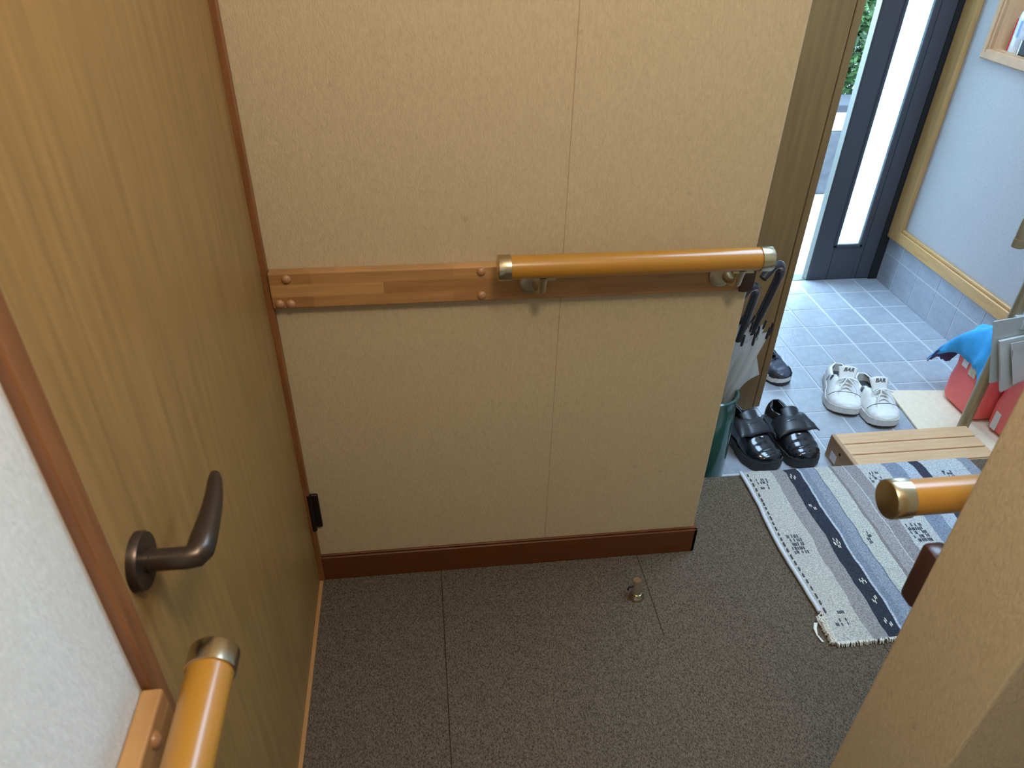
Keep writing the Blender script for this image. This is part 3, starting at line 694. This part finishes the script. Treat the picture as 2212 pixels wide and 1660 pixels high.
SN_TOP = [(0, .036), (.05, .050), (.14, .060), (.25, .068), (.36, .082), (.46, .094), (.56, .086), (.70, .066), (.85, .064), (1, .072)]
SN_COL = [(0, 0), (.28, 0.0), (.34, .014), (.44, .020), (.52, .027), (.70, .030), (.88, .026), (1, .010)]
def sneaker(label, toe, ang, side, text_tilt=0):
    Mx = shoe_frame(toe, ang); L = 0.258; ks = 1.17
    t = thing('sneaker', label, 'shoe', (toe[0] + 0.12 * -math.sin(ang), toe[1] + 0.12 * math.cos(ang), ZT), 'white lace-up sneakers')
    so = obj('midsole', xf(sole_bm(L, ks, 0.005, 0.032, 0.004, side), Mx), M['white_sole'], t, True)
    obj('outsole', xf(sole_bm(L, ks, 0.0, 0.0055, 0.003, side), Mx), M['sole_dark'], so, True)
    up = obj('upper', xf(upper_bm(L, ks, 0.028, SN_TOP, SN_COL, side), Mx), [M['white_shoe']], t, True)
    solid(up, 0.004)
    obj('lining', xf(upper_bm(L, ks * 0.93, 0.034, [(a, b - .0065) for a, b in SN_TOP], [(a, b * .92) for a, b in SN_COL], side, t0=0.40, t1=0.985, nt=24), Mx), M['grey_lining'], up, True)
    obj('insole', xf(sole_bm(L, ks * .86, 0.033, 0.036, 0, side, 0.35, 0.985), Mx), M['grey_lining'], up)
    tc_ = obj('toe_cap', xf(upper_bm(L, ks, 0.030, SN_TOP, [(0, 0), (1, 0)], side, t0=0.0, t1=0.235, infl=0.0022, nt=14), Mx), M['white_shoe'], t, True)
    obj('side_panel', xf(upper_bm(L, ks, 0.030, SN_TOP, SN_COL, side, t0=0.70, t1=1.0, infl=0.0024, nt=12, v0=0.0, v1=0.75), Mx), M['white_shoe'], t, True)
    seamp = [upper_pt(.24, v_, -1, L, ks, .030, SN_TOP, [(0, 0), (1, 0)], side, .0026) for v_ in (.25, .45, .65, .85, 1)] + [upper_pt(.24, v_, 1, L, ks, .030, SN_TOP, [(0, 0), (1, 0)], side, .0026) for v_ in (.85, .65, .45, .25)]
    obj('toe_seam', xf(tube(bmesh.new(), seamp, .0014, 6), Mx), M['grey_lining'], tc_, True)
    # tongue
    def tg(u, v):
        tt = 0.28 + 0.27 * v; wdt = 0.017 + 0.018 * v
        x = (u - .5) * 2 * wdt; z = interp(SN_TOP, min(tt, .46)) - 0.006 + 0.001 + max(0, v - 0.40) * 0.080 - 0.010 * (abs(u - .5) * 2) ** 2
        return Vector((side * asym(tt) + x, tt * L - max(0, v - .6) * 0.010, z))
    tgo = obj('tongue', xf(grid(bmesh.new(), tg, 12, 14), Mx), M['white_shoe'], t, True); solid(tgo, 0.006, 0)
    # stripes printed beside the collar
    for k in range(4):
        for sg in (-1, 1):
            p = [upper_pt(.50 + .022 * k + .05 * q, .42 + .34 * q, sg, L, ks, .028, SN_TOP, SN_COL, side, .0012) for q in (0, .33, .66, 1)]
            obj('stripe', xf(tube(bmesh.new(), p, 0.0011, 5), Mx), M['grey_lining'], up)
    # laces
    for k, tt in enumerate((0.295, 0.345, 0.395, 0.445)):
        wd = 0.019 + 0.003 * k; zz = interp(SN_TOP, tt) + 0.0035
        yv = tt * L
        bm = tube(bmesh.new(), [(side * asym(tt) - wd, yv - .004, zz - .006), (side * asym(tt) - wd * .5, yv, zz + .001), (side * asym(tt), yv + .003, zz + .003), (side * asym(tt) + wd * .5, yv, zz + .001), (side * asym(tt) + wd, yv - .004, zz - .006)], 0.0036, 7)
        obj('lace', xf(bm, Mx), M['lace'], t, True)
    zz = interp(SN_TOP, .42) + .012; yv = .41 * L; cx = side * asym(.42)
    bm = bmesh.new()
    for sg in (-1, 1):
        tube(bm, [(cx, yv, zz), (cx + sg * .014, yv - .012, zz + .007), (cx + sg * .034, yv - .020, zz + .001), (cx + sg * .032, yv - .006, zz - .003), (cx + sg * .012, yv + .001, zz + .003), (cx, yv, zz)], 0.0026, 7)
        tube(bm, [(cx, yv, zz), (cx + sg * .012, yv - .026, zz + .001), (cx + sg * .028, yv - .046, zz - .014), (cx + sg * .031, yv - .060, zz - .022)], 0.0024, 7)
    bmesh.ops.create_icosphere(bm, subdivisions=1, radius=.005, matrix=Matrix.Translation((cx, yv, zz)))
    obj('bow', xf(bm, Mx), M['lace'], t, True)
    # tongue lettering
    fc = bpy.data.curves.new('lettering', 'FONT'); fc.body = 'BAR'; fc.size = 0.020; fc.align_x = 'CENTER'; fc.align_y = 'CENTER'; fc.shear = 0.3; fc.offset = 0.0004
    tmp = bpy.data.objects.new('tmp', fc); COL.objects.link(tmp)
    dg = bpy.context.evaluated_depsgraph_get(); me = bpy.data.meshes.new_from_object(tmp.evaluated_get(dg)); bpy.data.objects.remove(tmp)
    bm = bmesh.new(); bm.from_mesh(me)
    p1 = tg(.5, .80); p0 = tg(.5, .62); ydir = (p1 - p0).normalized(); xdir = Vector((1, 0, 0)); zdir = xdir.cross(ydir).normalized()
    R = Matrix((xdir, ydir, zdir)).transposed().to_4x4(); cpt = tg(.5, .84) + zdir * 0.0042
    xf(bm, Matrix.Translation(cpt) @ R)
    obj('lettering', xf(bm, Mx), M['sole_dark'], tgo)
    return t
sneaker('white sneaker nearer the dark door, standing left of its pair', (1.800, 0.722), math.radians(-17), -1)
sneaker('white sneaker of the pair touching the beige board', (1.905, 0.640), math.radians(-6), 1)

BK_TOP = [(0, .042), (.05, .056), (.14, .066), (.25, .074), (.36, .086), (.46, .100), (.58, .108), (.68, .098), (.85, .086), (1, .100)]
BK_COL = [(0, 0), (.58, 0.0), (.63, .018), (.72, .026), (.88, .024), (1, .010)]
def velcro_shoe(label, toe, ang, side, lift):
    Mx = shoe_frame(toe, ang); L = 0.262; ks = 1.18
    t = thing('velcro_shoe', label, 'shoe', (toe[0] - 0.12 * math.sin(ang), toe[1] + 0.12 * math.cos(ang), ZT), 'black strap shoes')
    obj('sole', xf(sole_bm(L, ks, 0.0, 0.034, 0.005, side), Mx), M['sole_dark'], t, True)
    up = obj('upper', xf(upper_bm(L, ks, 0.030, BK_TOP, BK_COL, side), Mx), M['shoe_black'], t, True); solid(up, 0.004)
    obj('lining', xf(upper_bm(L, ks * .92, 0.036, [(a, b - .006) for a, b in BK_TOP], [(a, b * .92) for a, b in BK_COL], side, t0=.66, t1=.985, nt=20), Mx), mat('light_lining', (.30, .31, .33), .8), up, True)
    obj('toe_cap', xf(upper_bm(L, ks, 0.032, BK_TOP, [(0, 0), (1, 0)], side, t0=0, t1=.22, infl=.0022, nt=14), Mx), M['shoe_black'], t, True)
    # broad strap over the instep, its free end standing off
    def st(u, v, dt=0.0, dz=0.0):
        tt = 0.34 + 0.29 * v; a = (u - .5) * 2
        hw = interp(HW, tt) * ks + .005; z = 0.046 + (interp(BK_TOP, tt) + .006 - .046) * math.sqrt(max(0, 1 - (abs(a) ** 2.4) * .86)) + dz
        x = hw * (1 if a > 0 else -1) * abs(a) ** .9 * 1.04
        if a * side > 0.45: z += lift * (a * side - .45); x += side * lift * 0.25 * (a * side - .45)
        return Vector((side * asym(tt) + x, tt * L, z))
    sp = obj('strap', xf(grid(bmesh.new(), st, 24, 6), Mx), M['strap_black'], t, True); solid(sp, .004, 1)
    bm = tube(bmesh.new(), [st(.30 + .04 * k, .5) + Vector((0, 0, .0045)) for k in range(7)], .0016, 6)
    obj('strap_seam', xf(bm, Mx), M['shoe_black'], sp)
    def tn(u, v):
        tt = .54 + .15 * v; return Vector((side * asym(tt) + (u - .5) * .062, tt * L - .004, interp(BK_TOP, .58) + .002 + v * .022 - .012 * (abs(u - .5) * 2) ** 2))
    to = obj('tongue', xf(grid(bmesh.new(), tn, 10, 8), Mx), M['strap_black'], t, True); solid(to, .006, 0)
    obj('buckle_tab', xf(box(bmesh.new(), -.006, .004, .30 * L, .32 * L, .0835, .0865, bev=.001, seg=1), Mx), M['can_white'], up)
    return t
velcro_shoe('black strap shoe standing next to the green umbrella stand', (1.405, 0.462), math.radians(15), -1, 0.050)
velcro_shoe('black strap shoe of the pair nearer the slatted step', (1.523, 0.462), math.radians(4), 1, 0.034)

def trail_shoe():
    toe = (1.660, 0.935); ang = math.radians(22); Mx = shoe_frame(toe, ang); L = .27; ks = 1.0
    t = thing('walking_shoe', 'navy walking shoe with white midsole peeking out behind the cabinet', 'shoe', (1.61, 1.05, ZT))
    obj('outsole', xf(sole_bm(L, ks, 0, .010, .003, 1), Mx), M['sole_dark'], t, True)
    obj('midsole', xf(sole_bm(L, ks, .010, .030, .003, 1), Mx), M['white_sole'], t, True)
    up = obj('upper', xf(upper_bm(L, ks, .028, SN_TOP, SN_COL, 1), Mx), M['navy'], t, True); solid(up, .004)
    obj('toe_guard', xf(upper_bm(L, ks, .028, SN_TOP, [(0, 0), (1, 0)], 1, t0=0, t1=.20, infl=.0025, nt=12, v0=0, v1=.5), Mx), M['sole_dark'], t, True)
    obj('insole', xf(sole_bm(L, ks * .86, .033, .036, 0, 1, .35, .985), Mx), M['grey_lining'], up)
    for k, tt in enumerate((.30, .36, .42)):
        wd = .02; zz = interp(SN_TOP, tt) + .003; yv = tt * L; cx = asym(tt)
        obj('lace', xf(tube(bmesh.new(), [(cx - wd, yv, zz - .006), (cx, yv + .003, zz + .002), (cx + wd, yv, zz - .006)], .0028, 7), Mx), M['black_matte'], t, True)
trail_shoe()

# ------------------------------------------------------------------ slatted step
SZ = -0.090
t = thing('wooden_step', 'low slatted wooden step below the striped rug', 'step', (1.87, 0.40, ZT))
SX0, SX1, SY1 = 1.622, 2.112, 0.527
yy = [SY1, 0.470, 0.416, 0.362, 0.308]
for k in range(4):
    obj('slat', bx(SX0 + 0.012, SX1, yy[k + 1] + 0.0035, yy[k] - 0.0005, SZ - 0.016, SZ, bev=0.003, seg=2), M['slat'], t)
for x0 in (SX0, SX1 - 0.022):
    sb = obj('side_board', bx(x0, x0 + 0.0215, 0.300, SY1 + 0.001, ZT + 0.0005, SZ - (0.0165 if x0 > 1.7 else 0.001), bev=0.002, seg=1), M['slat_end'], t)
    if x0 < 1.7:
        obj('bolt', lathe(bmesh.new(), [(.0055, 0), (.005, .002), (.0005, .0025)], (x0, 0.452, SZ - 0.028), (-1, 0, 0), 14), M['hinge'], sb)
        obj('label', bx(x0 - 0.0006, x0, 0.462, 0.498, SZ - 0.080, SZ - 0.048), M['paper'], sb)
obj('cross_beam', bx(SX0 + 0.022, SX1 - 0.022, SY1 - 0.028, SY1 - 0.008, ZT + 0.03, SZ - 0.0165), M['slat_end'], t)

# ------------------------------------------------------------------ beige board under the red cans
bm = bmesh.new(); box(bm, -0.245, 0.245, -0.235, 0.235, 0, 0.010, bev=0.002, seg=1)
xf(bm, Matrix.Translation((2.262, 0.600, ZT + 0.001)) @ Matrix.Rotation(math.radians(-5.5), 4, 'Z'))
tag(obj('floor_board', bm, M['mat_beige']), 'flat beige board lying on the tiles under the red canisters', 'board')

# ------------------------------------------------------------------ red canisters
ZB = ZT + 0.0115
def canister(label, x0, x1, y0, y1, hgt, labels, ang=0.0):
    cx, cy = (x0 + x1) / 2, (y0 + y1) / 2
    t = thing('red_canister', label, 'canister', (cx, cy, ZB), 'red plastic fuel canisters')
    Mx = Matrix.Translation((cx, cy, ZB)) @ Matrix.Rotation(ang, 4, 'Z')
    hx, hy = (x1 - x0) / 2, (y1 - y0) / 2
    def ring(sx, sy, z, rc=0.030, n=6):
        pts = []
        for qx, qy, a0 in ((1, 1, 0), (-1, 1, PI / 2), (-1, -1, PI), (1, -1, 1.5 * PI)):
            for k in range(n + 1):
                a = a0 + PI / 2 * k / n
                pts.append(((sx - rc) * qx + rc * math.cos(a), (sy - rc) * qy + rc * math.sin(a), z))
        return pts
    bm = bmesh.new(); prev = None
    prof = [(-.030, 0), (-.014, .002), (-.005, .010), (0, .026), (0.0015, .10), (-.003, hgt * .55), (0.0005, hgt * .7), (0, hgt - .03), (-.005, hgt - .012), (-.016, hgt - .002), (-.032, hgt)]
    for dx, z in prof:
        cur = [bm.verts.new(p) for p in ring(hx + dx, hy + dx, z)]
        if prev:
            n = len(cur)
            for k in range(n): bm.faces.new((prev[k], prev[(k + 1) % n], cur[(k + 1) % n], cur[k]))
        else: bm.faces.new(cur[::-1])
        prev = cur
    bm.faces.new(prev)
    bd_ = obj('body', xf(bm, Mx), M['red'], t, True)
    pts = [(0, -hy * .55, hgt - .004), (0, -hy * .5, hgt + .022), (0, -hy * .2, hgt + .032), (0, hy * .15, hgt + .032), (0, hy * .38, hgt + .020), (0, hy * .42, hgt - .004)]
    obj('handle', xf(tube(bmesh.new(), pts, .009, 12), Mx), M['red'], t, True)
    obj('filler_cap', xf(lathe(bmesh.new(), [(.022, 0), (.022, .016), (.019, .02)], (0, hy * .72, hgt - .006), n=24), Mx), M['red'], t, True)
    for (y, z, wy_, hz, m_) in labels:
        obj('sticker', xf(box(bmesh.new(), -hx - .0024, -hx - .0006, y - wy_ / 2, y + wy_ / 2, z - hz / 2, z + hz / 2), Mx), m_, bd_)
    return t
canister('red plastic canister under the blue cloth', 2.222, 2.400, 0.632, 0.814, 0.275, [(0.030, 0.188, 0.028, 0.046, M['paper']), (-0.016, 0.180, 0.036, 0.052, M['paper_tan'])])
canister('red plastic canister with a white label beside the pole foot', 2.272, 2.44, 0.425, 0.622, 0.275, [(0.054, 0.048, 0.026, 0.070, M['paper'])])

# ------------------------------------------------------------------ blue cloth over the canister
def cloth_pt(u, v):
    # u: from near end over the top to the far tail, v: from the hanging left side across the top
    path = [(0, (2.250, 0.640, 0.085)), (.22, (2.262, 0.675, 0.150)), (.45, (2.262, 0.74, 0.168)), (.62, (2.255, 0.805, 0.135)), (.8, (2.245, 0.850, 0.055)), (1, (2.225, 0.885, -0.030))]
    c = None
    for (a, pa), (b, pb) in zip(path, path[1:]):
        if u <= b + 1e-6:
            k = (u - a) / (b - a); c = Vector(pa).lerp(Vector(pb), k); break
    wl = 0.060 + 0.03 * math.sin(u * PI) - 0.02 * u; wr = 0.13 - 0.085 * u
    s = (v - .38)
    if s < 0:
        k = -s / .38; off = Vector((-(0.052 - 0.01 * u) * math.sin(k * PI / 2), 0.012 * k, -wl * 1.7 * k * k * (1 - 0.65 * max(0, u - .5) * 2)))
    else:
        k = s / .62; off = Vector((wr * k, 0, -0.02 * k * k))
    p = c + off
    q = Vector((u * 6, v * 5, 0))
    p += Vector((noise.noise(q), noise.noise(q + Vector((7, 3, 0))), noise.noise(q * 1.4 + Vector((1, 9, 0))))) * 0.011
    p.z += 0.005 * math.sin(v * 22 + u * 6)
    return p
cl = obj('blue_cloth', grid(bmesh.new(), cloth_pt, 36, 28), M['blue'], None, True); solid(cl, 0.003, 1)
tag(cl, 'crumpled bright blue cloth draped over the red canister', 'cloth')
def lin_pt(u, v):
    p = cloth_pt(0.90 + 0.10 * u, 0.06 + 0.88 * v)
    return p + Vector((-0.004, -0.004, -0.016 * u - 0.004))
ln = obj('lining', grid(bmesh.new(), lin_pt, 6, 16), M['purple'], cl, True); solid(ln, 0.003, 0)

# ------------------------------------------------------------------ grab pole with hooked handle
t = thing('grab_pole', 'tan metal grab pole with a hooked handle beside the wooden step', 'pole', (2.146, 0.572, ZT + 0.0115))
obj('base_plate', lathe(bmesh.new(), [(.030, 0), (.030, .003), (.024, .006)], (2.146, 0.572, ZT + 0.0115), n=28), M['pole'], t, True)
obj('upright', tube(bmesh.new(), [(2.146, 0.572, ZT + 0.0125), (2.146, 0.572, 0.30), (2.146, 0.572, 0.632)], 0.0182, 20), M['pole'], t, True)
hk = []
cx, cz, RR = 2.096, 0.630, 0.050
for k in range(0, 15):
    a = k / 14 * PI
    hk.append((cx + math.cos(a) * RR, 0.572, cz + math.sin(a) * RR * 1.05))
hk += [(2.0462, 0.572, 0.60), (2.047, 0.572, 0.575)]
obj('hooked_handle', tube(bmesh.new(), hk, 0.0165, 18), M['pole'], t, True)
obj('handle_tip', tube(bmesh.new(), [(2.0468, 0.572, 0.582), (2.0475, 0.572, 0.556)], 0.0182, 18), M['pole'], t, True)
obj('cross_bar', tube(bmesh.new(), [(2.146, 0.572, 0.395), (2.24, 0.575, 0.395), (2.43, 0.585, 0.395)], 0.0125, 16), M['pole'], t, True)
obj('second_upright', tube(bmesh.new(), [(2.470, 0.612, ZT + 0.0125), (2.44, 0.588, 0.395), (2.43, 0.585, 0.620)], 0.0185, 20), M['pole'], t, True)

# ------------------------------------------------------------------ grey plastic sleeve hanging from the pole
t = thing('document_sleeve', 'grey plastic document sleeve hanging on the grab pole', 'sleeve', (2.12, 0.50, 0.07))
def film(name, q, y0, y1, m, dy=0.0):
    # q: four (x, z) corners, clockwise from top left; right side may bend back by dy
    bm = bmesh.new()
    f_ = [bm.verts.new((x, y0 + (dy if k in (1, 2) else 0), z)) for k, (x, z) in enumerate(q)]
    b_ = [bm.verts.new((x, y1 + (dy if k in (1, 2) else 0), z)) for k, (x, z) in enumerate(q)]
    bm.faces.new(f_); bm.faces.new(b_[::-1])
    for k in range(4): bm.faces.new((f_[k], b_[k], b_[(k + 1) % 4], f_[(k + 1) % 4]))
    return obj(name, bm, m, t)
film('back_film', [(2.018, 0.338), (2.205, 0.350), (2.255, 0.112), (2.104, 0.102)], 0.506, 0.510, M['sleeve'], 0.02)
film('pocket', [(2.060, 0.270), (2.215, 0.285), (2.258, 0.112), (2.150, 0.070)], 0.496, 0.5045, M['sleeve2'], 0.02)
film('insert_sheet', [(2.100, 0.262), (2.215, 0.272), (2.255, 0.125), (2.178, 0.100)], 0.4935, 0.4955, M['sleeve2'], 0.015)
obj('crease', tube(bmesh.new(), [(2.118, 0.4945, 0.235), (2.140, 0.4955, 0.180), (2.172, 0.4965, 0.115)], 0.0011, 6), M['coping'], t)
obj('clip', bx(2.128, 0.0 + 2.164, 0.511, 0.556, 0.300, 0.330, bev=0.002, seg=1), M['sleeve'], t)

# ------------------------------------------------------------------ niche in the side wall
nf = struct(obj('trim_11', bx(WX + 0.155, WX + 0.159, NY0, NY1, NZ0, NZ1), M['niche']), 'wood lined wall niche with a moulded frame')
bm = bmesh.new(); box(bm, WX + 0.0, WX + 0.155, NY0, NY1, NZ0, NZ0 + 0.004); obj('niche_floor', bm, M['niche'], nf)
obj('niche_side', bx(WX + 0.0, WX + 0.155, NY1 - 0.004, NY1, NZ0 + 0.004, NZ1), M['niche'], nf)
obj('niche_side', bx(WX + 0.0, WX + 0.155, NY0, NY0 + 0.004, NZ0 + 0.004, NZ1), M['niche'], nf)
obj('niche_top', bx(WX + 0.0, WX + 0.155, NY0 + .004, NY1 - .004, NZ1 - 0.004, NZ1), M['niche'], nf)
FO = 0.034
bm = bmesh.new()
box(bm, WX - 0.016, WX, NY1 - 0.006, NY1 + FO, NZ0 - FO, NZ1 + FO, bev=0.002, seg=1); box(bm, WX - 0.022, WX, NY1 + 0.004, NY1 + 0.012, NZ0 - 0.010, NZ1 + FO - .01, bev=0.003, seg=1)
obj('frame_upright', bm, M['niche_frame'], nf)
obj('frame_upright', bx(WX - 0.016, WX, NY0 - FO, NY0 + 0.006, NZ0 - FO, NZ1 + FO, bev=0.002, seg=1), M['niche_frame'], nf)
bm = bmesh.new(); box(bm, WX - 0.019, WX + 0.002, NY0 - FO, NY1 + FO, NZ0 - FO, NZ0 + 0.004, bev=0.004, seg=1)
obj('frame_sill', bm, M['niche_frame'], nf)
obj('frame_head', bx(WX - 0.016, WX, NY0 - FO, NY1 + FO, NZ1 - .004, NZ1 + FO, bev=0.002, seg=1), M['niche_frame'], nf)
# spray can and black box on the niche floor
CX, CY, CZ = WX + 0.046, 1.497, NZ0 + 0.0045
t = thing('spray_can', 'white spray can with red cap standing in the wall niche', 'spray can', (CX, CY, CZ))
bd_ = obj('can_body', lathe(bmesh.new(), [(.029, 0), (.0305, .003), (.0305, .125), (.029, .129), (.0295, .132), (.027, .138), (.020, .150), (.014, .155), (.013, .158)], (CX, CY, CZ), n=32), M['can_white'], t, True)
obj('print_band', lathe(bmesh.new(), [(.0308, .050), (.0308, .118)], (CX, CY, CZ), n=32, cap=False), mat('can_print', (0.62, 0.68, 0.78), 0.3, vary=.2, vscale=40), bd_, True)
obj('print_stripe', tube(bmesh.new(), [(CX - .012, CY + .0285, CZ + .03), (CX - .012, CY + .0285, CZ + .108)], .0035, 6), M['can_red'], bd_)
obj('blue_panel', tube(bmesh.new(), [(CX - .029, CY - .008, CZ + .055), (CX - .029, CY - .008, CZ + .11)], .0045, 6), M['can_blue'], bd_)
obj('nozzle', lathe(bmesh.new(), [(.011, .155), (.011, .172), (.007, .178)], (CX, CY, CZ), n=20), M['can_red'], t, True)
obj('straw', tube(bmesh.new(), [(CX - .02, CY + .030, CZ + .002), (CX - .018, CY + .030, CZ + .112)], .0022, 8), M['can_red'], t)
t = thing('black_box', 'small black box beside the spray can in the wall niche', 'box', (WX + 0.06, 1.415, CZ))
obj('case', bx(WX + 0.014, WX + 0.09, 1.375, 1.456, CZ, CZ + 0.050, bev=0.004, seg=2), M['black_matte'], t)
obj('cover_strip', bx(WX + 0.0125, WX + 0.014, 1.447, 1.452, CZ + 0.001, CZ + 0.05), M['can_white'], t)

# ------------------------------------------------------------------ ceiling lamp of the hall
t = thing('pendant_lamp', 'small pendant lamp hanging above the hall', 'lamp', (0.50, -1.10, 2.11))
obj('socket', lathe(bmesh.new(), [(.012, 0), (.022, .006), (.022, .05), (.006, .06)], (0.50, -1.10, 2.105), n=24), M['plain_white'], t, True)
obj('cord', tube(bmesh.new(), [(0.50, -1.10, 2.16), (0.50, -1.10, CEIL)], .003, 8), M['plain_white'], t)

# ------------------------------------------------------------------ outside
struct(obj('ground', bx(-6, 12, -8, 16, ZT - 0.20, ZT - 0.03), M['concrete']), 'pale concrete ground outside the doorway')
pw = thing('planter_wall', 'low planter wall outside seen through the door gap', 'wall', (3.0, 3.1, ZT - 0.03))
obj('coping_slab', bx(1.6, 4.6, 2.98, 3.22, 0.30, 0.345, bev=0.004, seg=1), M['coping'], pw)
obj('rendered_band', bx(1.6, 4.6, 3.0, 3.2, 0.19, 0.30), M['plain_white'], pw)
for k in range(12):
    obj('block', bx(1.6 + k * .25 + .004, 1.6 + (k + 1) * .25 - .004, 3.0, 3.2, ZT - 0.03, 0.186, bev=0.008, seg=1), M['stone'], pw)
for k, (sx, sy, sh, sw) in enumerate(((2.22, 3.58, 0.85, 0.32), (3.05, 3.60, 0.80, 0.34), (3.88, 3.62, 0.95, 0.34))):
    t = thing('leafy_shrub', ['green shrub outside, left of the door gap', 'bright green shrub seen through the door gap', 'green shrub outside behind the dark door'][k], 'shrub', (sx, sy, ZT - 0.03), 'shrubs behind the planter wall')
    bm = bmesh.new()
    for q in range(6):
        a = q * 1.05; tube(bm, [(sx, sy, ZT - .03), (sx + .05 * math.cos(a), sy + .05 * math.sin(a), .3), (sx + .2 * math.cos(a), sy + .18 * math.sin(a), .7)], [.012, .009, .004], 6)
    obj('stem', bm, M['stem'], t)
    bm = bmesh.new(); rnd = random.Random(50 + k)
    for q in range(3200):
        p = Vector((rnd.gauss(0, 1), rnd.gauss(0, 1), rnd.gauss(0, 1))).normalized() * (rnd.random() ** .4)
        c = Vector((sx + p.x * sw, sy + p.y * sw * .9, 0.62 + p.z * sh * .55))
        d = Vector((rnd.gauss(0, 1), rnd.gauss(0, 1), rnd.gauss(0, .6))).normalized(); e = d.cross(Vector((rnd.gauss(0, 1), rnd.gauss(0, 1), 1))).normalized(); n_ = d.cross(e)
        l = rnd.uniform(.05, .085); wv = l * .45
        vs = [bm.verts.new(c - d * l * .5), bm.verts.new(c + e * wv * .5 + n_ * .004), bm.verts.new(c + d * l * .5), bm.verts.new(c - e * wv * .5 + n_ * .004)]
        bm.faces.new(vs)
    tag(obj('foliage', bm, M['leaf'], t), kind='stuff')
